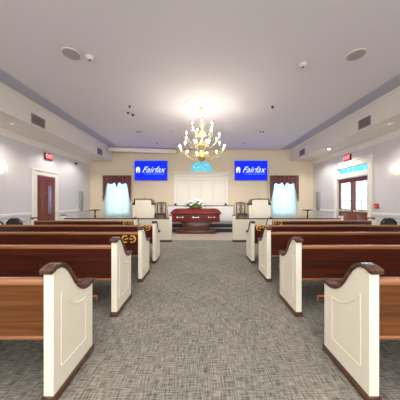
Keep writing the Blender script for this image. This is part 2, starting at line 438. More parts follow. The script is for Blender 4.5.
struct('trim_screen_panels', bm, 'trim')

# low white altar wall behind the casket
aw = thing('altar_cabinet', 'long low white panelled cabinet behind the red casket', 'cabinet', (-0.04, 9.5, PZ))
bm = bmesh.new(); box(bm, -1.53, 1.53, -0.12, 0.08, 0.10, 0.80, bev=0.004); obj('body', bm, 'wainscot', aw)
bm = bmesh.new()
for k in range(4):
    x0 = -1.47+k*0.74
    for q in ((x0, x0+0.70, 0.68, 0.70), (x0, x0+0.70, 0.20, 0.22), (x0, x0+0.02, 0.22, 0.68), (x0+0.68, x0+0.70, 0.22, 0.68)):
        box(bm, q[0], q[1], -0.135, -0.118, q[2], q[3])
obj('panel_moulding', bm, 'trim', aw, sm=False)
obj('top', B((-1.56, 1.56, -0.15, 0.10, 0.80, 0.83), bev=0.008), 'grey', aw)
obj('plinth', B((-1.53, 1.53, -0.13, 0.08, 0, 0.10), bev=0.004), 'speaker', aw)
def candle_holder(x, label):
    t = thing('candle_holder', label, 'candle holder', (x, 9.48, PZ+0.83), 0, 'candle holders on the altar cabinet')
    bm = bmesh.new(); lathe(bm, [(0.045, 0), (0.055, 0.012), (0.06, 0.04), (0.045, 0.07), (0.03, 0.085)], seg=16); obj('base', bm, 'black', t)
    bm = bmesh.new(); lathe(bm, [(0.014, 0.085), (0.014, 0.22), (0.004, 0.235)], seg=10); obj('candle', bm, 'candle', t)
candle_holder(-1.24, 'small dark candle holder on the white cabinet, left of the casket flowers')
candle_holder(1.14, 'small dark candle holder on the white cabinet, right of the casket flowers')

# ------------------------------------------------------------------ doors
dl = struct('door_1', B((-W, -W+0.035, 6.52, 7.32, 0.01, 2.20)), 'wood_door')
bm = bmesh.new()
for y0, y1 in ((6.60, 6.88), (6.96, 7.24)):
    for z0, z1 in ((0.15, 0.75), (0.90, 1.60), (1.70, 2.08)):
        for q in ((y0, y1, z0, z0+0.025), (y0, y1, z1-0.025, z1), (y0, y0+0.025, z0, z1), (y1-0.025, y1, z0, z1)):
            box(bm, -W+0.035, -W+0.05, q[0], q[1], q[2], q[3])
        box(bm, -W+0.033, -W+0.045, y0+0.05, y1-0.05, z0+0.05, z1-0.05, bev=0.005)
obj('door_panels', bm, 'wood_door', dl, sm=False)
obj('door_lite', B((-W+0.044, -W+0.052, 6.965, 7.125, 0.93, 1.88), bev=0.002), 'lite', dl)
bm = bmesh.new(); tube(bm, [(-W+0.035, 7.25, 1.0), (-W+0.07, 7.25, 1.0)], 0.012, 8)
lathe(bm, [(0.0, -0.03), (0.022, -0.024), (0.032, 0), (0.022, 0.024), (0, 0.03)], (-W+0.095, 7.25, 1.0), 14); obj('door_knob', bm, 'brass', dl)
struct('trim_door_left', B((-W, -W+0.05, 6.34, 6.51, 0, 2.22), (-W, -W+0.05, 7.33, 7.49, 0, 2.22), (-W, -W+0.05, 6.34, 7.49, 2.22, 2.36), (-W, -W+0.07, 6.32, 7.51, 2.36, 2.41), bev=0.006), 'trim')

struct('trim_door_right', B((W-0.05, W, 6.38, 6.51, 0, T1), (W-0.05, W, 8.01, 8.15, 0, T1), (W-0.049, W, 6.511, 8.009, DZ+0.01, T0), (W-0.05, W, 6.38, 8.15, T1, 2.80), (W-0.075, W, 6.36, 8.17, 2.80, 2.84), bev=0.005), 'trim')
def glazed_door(name, y0, y1, handle_y):
    x0, x1 = W+0.05, W+0.10
    o = struct(name, B((x0, x1, y0, y0+0.11, 0.01, DZ-0.01), (x0, x1, y1-0.11, y1, 0.01, DZ-0.01), (x0, x1, y0+0.11, y1-0.11, DZ-0.16, DZ-0.01),
                       (x0, x1, y0+0.11, y1-0.11, 0.92, 1.06), (x0, x1, y0+0.11, y1-0.11, 0.01, 0.2)), 'wood_door')
    obj('door_panel', B((x0+0.01, x1-0.01, y0+0.11, y1-0.11, 0.2, 0.92), (x0, x1, y0+0.18, y1-0.18, 0.28, 0.84), bev=0.004), 'wood_door', o)
    obj('pane', B((x0+0.022, x0+0.03, y0+0.11, y1-0.11, 1.06, DZ-0.16)), 'glass', o, sm=False)
    bm = bmesh.new(); ym = (y0+y1)/2
    box(bm, x0+0.005, x1-0.005, ym-0.012, ym+0.012, 1.06, DZ-0.16)
    for k in (1, 2): z = 1.06+(DZ-1.22)*k/3; box(bm, x0+0.006, x1-0.006, y0+0.11, y1-0.11, z-0.012, z+0.012)
    obj('muntins', bm, 'wainscot', o, sm=False)
    bm = bmesh.new(); box(bm, x0-0.05, x0-0.03, y0+0.06, y1-0.06, 0.98, 1.03, bev=0.006)
    for yy in (y0+0.08, y1-0.08): box(bm, x0-0.035, x0, yy-0.03, yy+0.03, 0.97, 1.04, bev=0.004)
    obj('push_bar', bm, 'brass', o)
glazed_door('door_2', 6.53, 7.255, 7.2)
glazed_door('door_3', 7.265, 7.99, 7.3)
tw = struct('window_4', B((W+0.06, W+0.11, RD[0], RD[1], T0, T0+0.025), (W+0.06, W+0.11, RD[0], RD[1], T1-0.025, T1), (W+0.06, W+0.11, RD[0], RD[0]+0.03, T0+0.025, T1-0.025), (W+0.06, W+0.11, RD[1]-0.03, RD[1], T0+0.025, T1-0.025)), 'trim')
bm = bmesh.new()
for k in range(1, 6): y = RD[0]+(RD[1]-RD[0])*k/6; box(bm, W+0.065, W+0.1, y-0.01, y+0.01, T0+0.025, T1-0.025)
obj('window_muntins', bm, 'trim', tw, sm=False)
obj('window_pane', B((W+0.08, W+0.088, RD[0]+0.03, RD[1]-0.03, T0+0.025, T1-0.025)), 'cyan', tw, sm=False)

# ------------------------------------------------------------------ pews
def end_profile():
    P = [(0.0, 0.878), (0.03, 0.892), (0.065, 0.892), (0.10, 0.878), (0.14, 0.842), (0.18, 0.785), (0.22, 0.722), (0.26, 0.672), (0.30, 0.640), (0.34, 0.620), (0.38, 0.611), (0.42, 0.610), (0.45, 0.613), (0.48, 0.618)]
    return P
def make_end(name, parent, x_out, x_in, face):
    """x_out: aisle side plane, x_in: pew side plane; moulding on the x_out face"""
    s = 1 if x_out > x_in else -1
    P = end_profile(); a, b = sorted((x_out, x_in))
    bm = bmesh.new(); bot = [(u, 0.05) for u, v in P]
    strip_band(bm, P, bot, a, b, 'X')
    e = obj(name, bm, 'pew_white', parent)
    # cap rail following the scroll
    top, low = [], []
    Q = [(-0.025, 0.872)] + P + [(0.508, 0.628)]
    for i, (u, v) in enumerate(Q):
        u0, v0 = Q[max(i-1, 0)]; u1, v1 = Q[min(i+1, len(Q)-1)]
        dx, dz = u1-u0, v1-v0; L = math.hypot(dx, dz); nx, nz = -dz/L, dx/L
        th = 0.031
        if i == 0 or i == len(Q)-1: th = 0.026
        top.append((u+nx*th, v+nz*th)); low.append((u, v))
    bm = bmesh.new(); strip_band(bm, top, low, a-0.014, b+0.014, 'X')
    es = [ed for ed in bm.edges if all(abs(v.co.x-a+0.014) < 1e-5 for v in ed.verts) or all(abs(v.co.x-b-0.014) < 1e-5 for v in ed.verts)]
    bmesh.ops.bevel(bm, geom=es, offset=0.007, segments=2, affect='EDGES')
    obj('cap_rail', bm, 'wood_cap', e)
    bm = bmesh.new(); box(bm, a-0.012, b+0.012, -0.012, 0.492, 0, 0.055, bev=0.005); obj('base_trim', bm, 'wood_cap', e)
    if face:
        # raised moulding: straight sides and bottom, sagging top line
        pts = [(0.075, 0.20), (0.075, 0.70)]
        for k in range(0, 11):
            t = k/10; pts.append((0.075+0.30*t, 0.70-0.165*t-0.055*math.sin(PI*t)))
        pts += [(0.375, 0.18)]
        xs = x_out
        bm = bmesh.new(); path = [(xs, u, v) for u, v in pts] + [(xs, 0.075, 0.195)]
        tube(bm, path, 0.0045, 6); tube(bm, path[2:13], 0.008, 6)
        obj('moulding', bm, 'pew_white', e)
    return e
def make_pew(s, x_aisle, x_outer, loc, label, group, wd='wood_pew'):
    """s=-1 left of the aisle, +1 right. local x measured from the aisle face, going outwards"""
    t = thing('church_pew', label, 'pew', loc, 0, group)
    L = x_outer - x_aisle
    th = 0.065
    make_end('end_panel', t, 0.0, s*th, True)
    make_end('end_panel', t, s*L, s*(L-th), True)
    xa, xb = sorted((s*th, s*(L-th)))
    bm = bmesh.new()
    # back board, slightly raked: top at the rear
    strip_band(bm, [(0.035, 0.42), (0.006, 0.80)], [(0.065, 0.42), (0.036, 0.80)], xa, xb, 'X')
    obj('backrest', bm, wd, t, sm=False)
    bm = bmesh.new(); box(bm, xa, xb, -0.002, 0.05, 0.79, 0.834, bev=0.012, seg=3); obj('top_rail', bm, 'wood_light', t)
    bm = bmesh.new(); box(bm, xa, xb, 0.022, 0.068, 0.412, 0.436, bev=0.006); obj('bottom_rail', bm, 'wood_light', t)
    bm = bmesh.new()
    strip_band(bm, [(0.066, 0.44), (0.3, 0.425), (0.60, 0.412), (0.65, 0.405), (0.665, 0.40), (0.672, 0.395)], [(0.066, 0.412), (0.3, 0.388), (0.60, 0.375), (0.64, 0.35), (0.66, 0.345), (0.672, 0.345)], xa, xb, 'X')
    obj('seat', bm, 'wood_pew', t)
    obj('seat_edge', B((xa, xb, 0.672, 0.715, 0.335, 0.40), bev=0.014), 'wood_light', t)
    n = 2
    for k in range(1, n+1):
        bm = bmesh.new(); x = xa+(xb-xa)*k/(n+1); prism(bm, [(0.10, 0), (0.44, 0), (0.44, 0.05), (0.40, 0.10), (0.42, 0.387), (0.075, 0.39), (0.12, 0.1)], x-0.015, x+0.015, 'X')
        obj('seat_support', bm, 'wood_pew', t, sm=False)
    return t
XA = 1.05; XO = 4.62; Y0 = 1.33; DY = 1.015
XA5 = 1.80
g = 'church pews along the aisle'
where = {0: 'nearest to the camera', 1: 'second from the camera', 2: 'third from the camera', 3: 'fourth from the camera'}
for s, side in ((-1, 'left'), (1, 'right')):
    proto = None
    for i in range(4):
        lab = 'brown pew with ivory scroll ends, %s of aisle, %s' % (side, where[i])
        loc = (s*XA, Y0+DY*i, 0)
        if i == 0: make_pew(s, XA, XO, loc, lab, g, 'wood_pew_lit')
        elif proto is None: proto = make_pew(s, XA, XO, loc, lab, g)
        else: dup(proto, loc, lab, g)
    make_pew(s, XA5, XO, (s*XA5, Y0+DY*4, 0), 'shorter brown front pew %s of the aisle, behind the ivory partition' % side, g)

# gilt scroll plaques on pew backs
def make_plaque(loc, label):
    t = thing('scroll_plaque', label, 'plaque', loc, 0, 'gilt scroll plaques on pew backs')
    bm = bmesh.new(); box(bm, -0.115, 0.115, -0.014, 0, -0.028, 0.028, bev=0.008)
    obj('bar', bm, 'wood_cap', t)
    for s in (-1, 1):
        bm = bmesh.new(); pts = []
        for k in range(15):
            a = -PI*0.62 + PI*1.24*k/14; pts.append((s*(0.065+0.062*math.cos(a)), -0.014, 0.062*math.sin(a)))
        rad = [0.008+0.008*math.sin(PI*k/14) for k in range(15)]
        tube(bm, pts, 0.01, 7, rad)
        for e_ in (0, -1):
            p = pts[e_]; lathe(bm, [(0, -0.016), (0.013, -0.008), (0.015, 0), (0.013, 0.008), (0, 0.016)], (p[0], p[1], p[2]), 10)
        pts2 = [(s*(0.02+0.05*k/6), -0.016, 0.012*math.sin(PI*k/3)) for k in range(7)]; tube(bm, pts2, 0.007, 6)
        obj('scroll', bm, 'gold', t)
    t.scale = (0.88, 1, 0.88)
    return t
def plaque_loc(px, row, z): 
    y = Y0+DY*row; return (-0.076+(px-200)*y/200, y-0.0005, z)
p0 = make_plaque((-0.076-71*3.36/200, Y0+DY*2-0.001, 0.72), 'gilt scroll plaque on the back of the third left pew, largest in view')
dup(p0, (-0.076-55*4.38/200, Y0+DY*3-0.003, 0.775), 'gilt scroll plaque at the aisle end of the fourth left pew back')
dup(p0, (-0.076-72*5.4/200, Y0+DY*4-0.003, 0.765), 'gilt scroll plaque on the short front left pew back')
dup(p0, (-0.076+61.5*4.38/200, Y0+DY*3-0.003, 0.775), 'gilt scroll plaque at the aisle end of the fourth right pew back')
dup(p0, (-0.076+77*5.4/200, Y0+DY*4-0.003, 0.765), 'gilt scroll plaque on the short front right pew back')

# ------------------------------------------------------------------ partitions in front of the pews
def partition(s, side):
    t = thing('partition', 'ivory modesty partition with dark top rail in front of the %s pews' % side, 'partition', (s*1.03, 6.72, 0), 0, 'partitions in front of the pews')
    L = 3.70; X = lambda a, b: tuple(sorted((s*a, s*b)))
    obj('panel_board', B((*X(0.08, L-0.08), 0, 0.045, 0.06, 0.755)), 'pew_white', t, sm=False)
    bm = bmesh.new(); n = 5; w = (L-0.16)/n
    for k in range(n):
        a0, a1 = 0.08+k*w+0.07, 0.08+(k+1)*w-0.07
        for q in ((a0, a1, 0.66, 0.675), (a0, a1, 0.14, 0.155), (a0, a0+0.015, 0.155, 0.66), (a1-0.015, a1, 0.155, 0.66)):
            box(bm, *X(q[0], q[1]), -0.01, 0.001, q[2], q[3])
    obj('moulding', bm, 'pew_white', t, sm=False)
    obj('top_rail', B((*X(0.08, L-0.08), -0.02, 0.065, 0.755, 0.79), bev=0.008), 'wood_dark', t)
    obj('base_trim', B((*X(0.08, L-0.08), -0.012, 0.057, 0, 0.06), bev=0.004), 'wood_cap', t)
    for a in (0.0, L-0.08):
        p = obj('post', B((*X(a, a+0.08), -0.02, 0.10, 0.06, 0.875), bev=0.004), 'pew_white', t)
        obj('post_cap', B((*X(a-0.012, a+0.092), -0.032, 0.112, 0.875, 0.905), bev=0.01), 'wood_dark', p)
        obj('post_base', B((*X(a-0.008, a+0.088), -0.028, 0.108, 0, 0.06), bev=0.004), 'wood_cap', p)
partition(-1, 'left'); partition(1, 'right')

# ------------------------------------------------------------------ casket
cx = -0.25
bt = thing('casket_bier', 'stepped reddish wood bier carrying the casket', 'bier', (cx, 8.56, 0))
bm = bmesh.new(); box(bm, -0.82, 0.82, -0.22, 0.22, 0, 0.10, bev=0.008); box(bm, -0.85, 0.85, -0.245, 0.235, 0.10, 0.135, bev=0.012); obj('plinth', bm, 'bier', bt)
bm = bmesh.new(); box(bm, -0.58, 0.58, -0.17, 0.17, 0.135, 0.45, bev=0.006); box(bm, -0.66, 0.66, -0.21, 0.21, 0.45, 0.50, bev=0.012); obj('pedestal', bm, 'bier', bt)
bm = bmesh.new()
for k in range(3):
    x0 = -0.54+k*0.37
    for q in ((x0, x0+0.34, 0.40, 0.415), (x0, x0+0.34, 0.165, 0.18), (x0, x0+0.015, 0.18, 0.40), (x0+0.325, x0+0.34, 0.18, 0.40)): box(bm, q[0], q[1], -0.182, -0.168, q[2], q[3])
obj('moulding', bm, 'bier', bt, sm=False)
ct = thing('casket', 'polished red cherry casket with silver handles on its bier', 'casket', (cx, 8.56, 0.50))
ct.scale = (1.045, 1, 1)
def oct_ring(hx, hy, c):
    return [(-hx+c, -hy), (hx-c, -hy), (hx, -hy+c), (hx, hy-c), (hx-c, hy), (-hx+c, hy), (-hx, hy-c), (-hx, -hy+c)]
def stacked(bm, levels):
    rings = [[bm.verts.new((x, y, z)) for x, y in oct_ring(hx, hy, c)] for hx, hy, c, z in levels]
    for i in range(len(rings)-1):
        for k in range(8):
            l = (k+1) % 8; bm.faces.new((rings[i][k], rings[i][l], rings[i+1][l], rings[i+1][k]))
    bm.faces.new(rings[0][::-1]); bm.faces.new(rings[-1])
bm = bmesh.new(); stacked(bm, [(0.965, 0.285, 0.08, 0.001), (0.985, 0.30, 0.08, 0.012), (0.985, 0.30, 0.08, 0.04), (0.955, 0.27, 0.08, 0.055), (0.965, 0.275, 0.08, 0.30), (1.0, 0.30, 0.08, 0.325), (1.015, 0.315, 0.08, 0.345), (1.015, 0.315, 0.08, 0.365)])
obj('body', bm, 'casket', ct)
bm = bmesh.new(); stacked(bm, [(1.03, 0.325, 0.08, 0.367), (1.03, 0.325, 0.08, 0.39), (0.99, 0.29, 0.09, 0.42), (0.975, 0.275, 0.09, 0.45), (0.93, 0.24, 0.09, 0.50), (0.86, 0.19, 0.08, 0.54), (0.76, 0.12, 0.06, 0.565), (0.70, 0.05, 0.03, 0.572)])
obj('lid', bm, 'casket', ct)
bm = bmesh.new(); tube(bm, [(-0.88, -0.335, 0.19), (0.88, -0.335, 0.19)], 0.014, 8); obj('carrying_bar', bm, 'casket', ct)
for x in (-0.62, 0.0, 0.62):
    bm = bmesh.new()
    for q in (-0.11, 0.11):
        lathe(bm, [(0, -0.035), (0.025, -0.025), (0.032, 0), (0.025, 0.025), (0, 0.035)], (x+q, -0.335, 0.19), 10)
        box(bm, x+q-0.02, x+q+0.02, -0.33, -0.268, 0.185, 0.23, bev=0.004)
    tube(bm, [(x-0.10, -0.335, 0.19), (x+0.10, -0.335, 0.19)], 0.018, 8)
    obj('handle', bm, 'chrome', ct)
for s in (-1, 1):
    for yy in (-0.24,):
        bm = bmesh.new(); lathe(bm, [(0.03, 0.06), (0.035, 0.09), (0.022, 0.13), (0.022, 0.25), (0.035, 0.29), (0.03, 0.31)], (s*0.93, yy, 0), 12); obj('corner_column', bm, 'casket', ct)
# flowers: one spray
fs = thing('flower_spray', 'white and green flower spray lying on the casket lid', 'flowers', (cx-0.02, 8.56, 1.075))
fs.scale = (1.25, 1.1, 1.3)
bm = bmesh.new()
for k in range(150):
    a = random.uniform(0, 2*PI); r = random.uniform(0.05, 1); L_ = random.uniform(0.07, 0.13)
    bx_, by_ = 0.30*r*math.cos(a), 0.15*r*math.sin(a); bz_ = 0.03+0.17*(1-r*r)
    dirv = Vector((math.cos(a)*0.9, math.sin(a)*0.6, random.uniform(-0.1, 0.8))).normalized()
    side = dirv.cross(Vector((0, 0, 1))).normalized()*0.018; b0 = Vector((bx_, by_, bz_)); up = Vector((0, 0, 0.006))
    vs_ = [bm.verts.new(p) for p in (b0, b0+dirv*L_*0.5+side+up, b0+dirv*L_, b0+dirv*L_*0.5-side+up)]; bm.faces.new(vs_)
lf = obj('foliage', bm, 'leaf', fs)
lf.modifiers.new('thick', 'SOLIDIFY').thickness = 0.003
bm = bmesh.new(); lathe(bm, [(0.20, 0), (0.22, 0.03), (0.14, 0.09), (0.05, 0.13)], (0, 0, 0), 16, 1, 0.5); obj('base_greenery', bm, 'leaf', fs)
rose = bmesh.new()
for k in range(6):
    a = k*PI/3; bmesh.ops.create_icosphere(rose, subdivisions=1, radius=0.026, matrix=Matrix.Translation((0.026*math.cos(a), 0.026*math.sin(a), 0)))
bmesh.ops.create_icosphere(rose, subdivisions=1, radius=0.03, matrix=Matrix.Translation((0, 0, 0.01)))
r0 = None
for k in range(34):
    a = random.uniform(0, 2*PI); r = math.sqrt(random.uniform(0, 1))
    loc = (0.30*r*math.cos(a), 0.15*r*math.sin(a), 0.09+0.19*(1-r*r)+random.uniform(-0.01, 0.03))
    if r0 is None: r0 = obj('blossom', rose, 'petal', fs, loc)
    else:
        c = r0.copy(); C.objects.link(c); c.parent = fs; c.location = loc

# ------------------------------------------------------------------ chancel furniture
def make_chair(loc, label):
    t = thing('side_chair', label, 'chair', loc, 0, 'splat back chairs on the platform')
    for sx in (-1, 1):
        bm = bmesh.new(); tube(bm, [(sx*0.20, 0.17, 0), (sx*0.19, 0.16, 0.44), (sx*0.205, 0.20, 0.92)], 0.02, 8, [0.018, 0.022, 0.018]); obj('back_leg', bm, 'wood_chair', t)
        bm = bmesh.new(); tube(bm, [(sx*0.20, -0.22, 0), (sx*0.195, -0.215, 0.05), (sx*0.20, -0.22, 0.40), (sx*0.20, -0.22, 0.42)], 0.022, 8, [0.024, 0.016, 0.026, 0.026]); obj('front_leg', bm, 'wood_chair', t)
    bm = bmesh.new(); prism(bm, [(-0.24, -0.25), (0.24, -0.25), (0.205, 0.19), (-0.205, 0.19)], 0.37, 0.43, 'Z'); obj('seat_frame', bm, 'wood_chair', t, sm=False)
    bm = bmesh.new(); prism(bm, [(-0.22, -0.23), (0.22, -0.23), (0.19, 0.15), (-0.19, 0.15)], 0.43, 0.46, 'Z'); obj('seat', bm, 'wood_chair', t)
    bm = bmesh.new(); pts = [(-0.24, 0.20, 0.93), (-0.18, 0.205, 0.935), (-0.10, 0.205, 0.95), (0, 0.21, 0.955), (0.10, 0.205, 0.95), (0.18, 0.205, 0.935), (0.24, 0.20, 0.93)]
    tube(bm, pts, 0.02, 8, [0.016, 0.022, 0.022, 0.025, 0.022, 0.022, 0.016]); obj('top_rail', bm, 'wood_chair', t)
    bm = bmesh.new()
    for sx in (-1, 1):
        tube(bm, [(sx*0.04, 0.175, 0.45), (sx*0.035, 0.18, 0.55), (sx*0.07, 0.19, 0.66), (sx*0.02, 0.195, 0.76), (sx*0.085, 0.2, 0.86), (sx*0.06, 0.205, 0.94)], 0.012, 6)
    tube(bm, [(0, 0.175, 0.45), (0, 0.2, 0.94)], 0.014, 6); tube(bm, [(-0.07, 0.19, 0.66), (0.07, 0.19, 0.66)], 0.012, 6)
    obj('splat', bm, 'wood_chair', t)
    bm = bmesh.new(); tube(bm, [(-0.19, -0.2, 0.18), (-0.19, 0.15, 0.18)], 0.01, 6); tube(bm, [(0.19, -0.2, 0.18), (0.19, 0.15, 0.18)], 0.01, 6); tube(bm, [(-0.19, 0, 0.18), (0.19, 0, 0.18)], 0.01, 6); obj('stretcher', bm, 'wood_chair', t)
    return t
c0 = make_chair((-1.92, 9.42, PZ), 'dark carved splat back chair beside the left lectern')
dup(c0, (1.88, 9.42, PZ), 'dark carved splat back chair beside the right lectern')

def make_lectern(s, loc, label):
    """s: side of the long shoulder (towards the aisle)"""
    t = thing('lectern', label, 'lectern', loc, 0, 'ivory lecterns on the platform')
    bm = bmesh.new(); box(bm, -0.37, 0.37, -0.2, 0.2, 0.06, 1.10, bev=0.004); obj('body', bm, 'pew_white', t)
    bm = bmesh.new()
    for q in ((-0.28, 0.28, 0.93, 0.945), (-0.28, 0.28, 0.16, 0.175), (-0.28, -0.265, 0.175, 0.93), (0.265, 0.28, 0.175, 0.93)): box(bm, q[0], q[1], -0.212, -0.199, q[2], q[3])
    obj('moulding', bm, 'pew_white', t, sm=False)
    for q in (-1, 1):
        bm = bmesh.new(); a, b = sorted((q*0.37, q*0.49)); box(bm, a, b, -0.16, 0.16, 0.06, 0.85, bev=0.003); w = obj('side_wing', bm, 'pew_white', t)
        bm = bmesh.new(); a, b = sorted((q*0.37, q*0.52)); box(bm, a, b, -0.18, 0.18, 0.85, 0.885, bev=0.008); obj('wing_cap', bm, 'wood_dark', w)
    bm = bmesh.new()
    R_ = [(-s*0.40, 1.10), (-s*0.3, 1.10), (0, 1.10), (s*0.28, 1.10), (s*0.35, 1.085), (s*0.39, 1.04), (s*0.42, 0.97), (s*0.47, 0.90), (s*0.50, 0.885)]
    strip_band(bm, [(u+s*0.0, v+0.035) for u, v in R_], R_, -0.225, 0.225, 'Y'); obj('top_rail', bm, 'wood_dark', t)
    bm = bmesh.new(); a = [(-s*0.40, 1.10), (-s*0.42, 0.95), (-s*0.49, 0.885)]; strip_band(bm, [(u-s*0.012, v+0.02) for u, v in a], a, -0.2, 0.2, 'Y'); obj('scroll_rail', bm, 'wood_dark', t)
    bm = bmesh.new(); box(bm, -0.50, 0.50, -0.21, 0.21, 0, 0.06, bev=0.004); obj('base_trim', bm, 'wood_cap', t)
    m = thing('microphone', 'thin black gooseneck microphone on the %s lectern' % ('left' if loc[0] < 0 else 'right'), 'microphone', (loc[0], loc[1], loc[2]+1.135), 0, 'lectern microphones')
    bm = bmesh.new(); lathe(bm, [(0.03, 0), (0.03, 0.012), (0.01, 0.02)], seg=12); obj('base', bm, 'black', m)
    bm = bmesh.new(); tube(bm, [(0, 0, 0.015), (0, 0, 0.12), (-0.01, 0.02, 0.19), (-0.03, 0.04, 0.22)], 0.004, 6); obj('gooseneck', bm, 'grey', m)
    bm = bmesh.new(); tube(bm, [(-0.03, 0.04, 0.22), (-0.05, 0.055, 0.235)], 0.009, 8); obj('capsule', bm, 'black', m)
make_lectern(1, (-2.68, 9.36, PZ), 'ivory lectern with dark scroll top, left of the casket')
make_lectern(-1, (2.68, 9.36, PZ), 'ivory lectern with dark scroll top, right of the casket')

def make_stand(loc, label):
    t = thing('pedestal_stand', label, 'pedestal stand', loc, 0, 'pedestal stands near the front wall')
    bm = bmesh.new(); lathe(bm, [(0.20, 0.60), (0.22, 0.61), (0.22, 0.63), (0.20, 0.64)], seg=24); obj('tabletop', bm, 'wood_dark', t)
    bm = bmesh.new(); lathe(bm, [(0.05, 0.05), (0.03, 0.10), (0.025, 0.2), (0.04, 0.32), (0.025, 0.42), (0.028, 0.55), (0.06, 0.60)], seg=14); obj('column', bm, 'wood_dark', t)
    for k in range(3):
        a = PI/2+k*2*PI/3; bm = bmesh.new()
        tube(bm, [(0.03*math.cos(a), 0.03*math.sin(a), 0.12), (0.10*math.cos(a), 0.10*math.sin(a), 0.08), (0.17*math.cos(a), 0.17*math.sin(a), 0.018)], 0.016, 6); obj('foot', bm, 'wood_dark', t)
    return t
s0 = make_stand((-4.93, 9.25, PZ), 'dark round pedestal stand left of the left curtained window')
dup(s0, (4.90, 9.25, PZ), 'dark round pedestal stand right of the right curtained window')

# black padded chairs in the side aisles
def make_padded(loc, label):
    t = thing('padded_chair', label, 'chair', loc, 0, 'black chairs in the side aisles')
    bm = bmesh.new(); P = [(-0.19, 0.50), (-0.195, 0.70), (-0.17, 0.80), (-0.12, 0.86), (-0.06, 0.888), (0, 0.895), (0.06, 0.888), (0.12, 0.86), (0.17, 0.80), (0.195, 0.70), (0.19, 0.50)]
    prism(bm, P, -0.03, 0.03, 'Y')
    bmesh.ops.bevel(bm, geom=[e for e in bm.edges if len(e.link_faces) == 2 and e.calc_face_angle(0) > 1.2], offset=0.02, segments=3, affect='EDGES')
    obj('backrest', bm, 'leather', t)
    bm = bmesh.new(); box(bm, -0.20, 0.20, 0.02, 0.40, 0.42, 0.48, bev=0.02, seg=3); obj('seat', bm, 'leather', t)
    for x in (-0.18, 0.18):
        bm = bmesh.new(); tube(bm, [(x, 0.03, 0), (x, 0.0, 0.42), (x, 0.0, 0.56)], 0.011, 8); obj('leg', bm, 'black', t)
        bm = bmesh.new(); tube(bm, [(x, 0.38, 0), (x, 0.37, 0.43)], 0.011, 8); obj('leg', bm, 'black', t)
    return t
pc = make_padded((-5.05, 5.36, 0), 'black padded chair with rounded back in the left side aisle')
dup(pc, (4.98, 5.36, 0), 'black padded chair with rounded back in the right side aisle')

# ------------------------------------------------------------------ curtains
def make_curtain(xc, side):
    v = thing('window_valance', 'maroon striped swag valance over the %s window' % side, 'valance', (xc, D-0.13, 2.60), 0, 'maroon valances')
    hw = 0.68
    obj('rod', B((-hw+0.01, hw-0.01, 0.05, 0.064, -0.03, 0), (-hw-0.008, -hw+0.01, 0.05, 0.13, -0.03, 0), (hw-0.01, hw+0.008, 0.05, 0.13, -0.03, 0)), 'wainscot', v)
    def depth(u):
        u = min(u, 1-u); K = [(0, 1.26), (0.03, 1.22), (0.07, 0.98), (0.11, 0.70), (0.15, 0.42), (0.19, 0.36), (0.27, 0.42), (0.34, 0.41), (0.42, 0.33), (0.455, 0.42), (0.5, 0.58)]
        for (a, p), (b, q) in zip(K, K[1:]):
            if a <= u <= b: return p+(q-p)*(u-a)/(b-a)
        return 0.5
    bm = bmesh.new(); nu, nv = 80, 14; G = []
    for i in range(nu+1):
        u = i/nu; d = depth(u); row = []
        for j in range(nv+1):
            w = j/nv
            y = -0.018*math.sin(u*2*PI*11)*(0.4+0.6*w) - 0.03*math.sin(w*PI*5)*(0.6 if 0.15 < u < 0.85 else 0.1)
            row.append(bm.verts.new((-hw+2*hw*u, y, -d*w)))
        G.append(row)
    for i in range(nu):
        for j in range(nv): bm.faces.new((G[i][j], G[i+1][j], G[i+1][j+1], G[i][j+1]))
    o = obj('swag', bm, 'valance', v); md = o.modifiers.new('thick', 'SOLIDIFY'); md.thickness = 0.006
    for s, nm in ((-1, 'left'), (1, 'right')):
        bm = bmesh.new(); nu, nv = 60, 24; G = []
        for i in range(nu+1):
            u = i/nu; row = []
            for j in range(nv+1):
                w = j/nv; z = -2.2*w
                spread = 0.60+0.055*min(1, w*1.4)
                x = s*(0.004+u*spread)
                y = 0.072+0.010*math.sin(u*2*PI*8+0.5*math.sin(w*4))*(0.5+0.5*w)
                row.append(bm.verts.new((x, y, z)))
            G.append(row)
        for i in range(nu):
            for j in range(nv): bm.faces.new((G[i][j], G[i+1][j], G[i+1][j+1], G[i][j+1]))
        c = obj('sheer_curtain', bm, 'sheer', None); c.location = (xc, D-0.12, 2.56)
        tag(c, 'white sheer curtain, %s half of the %s front window' % (nm, side), 'curtain', 'sheer curtains')
make_curtain(-4.06, 'left'); make_curtain(3.97, 'right')

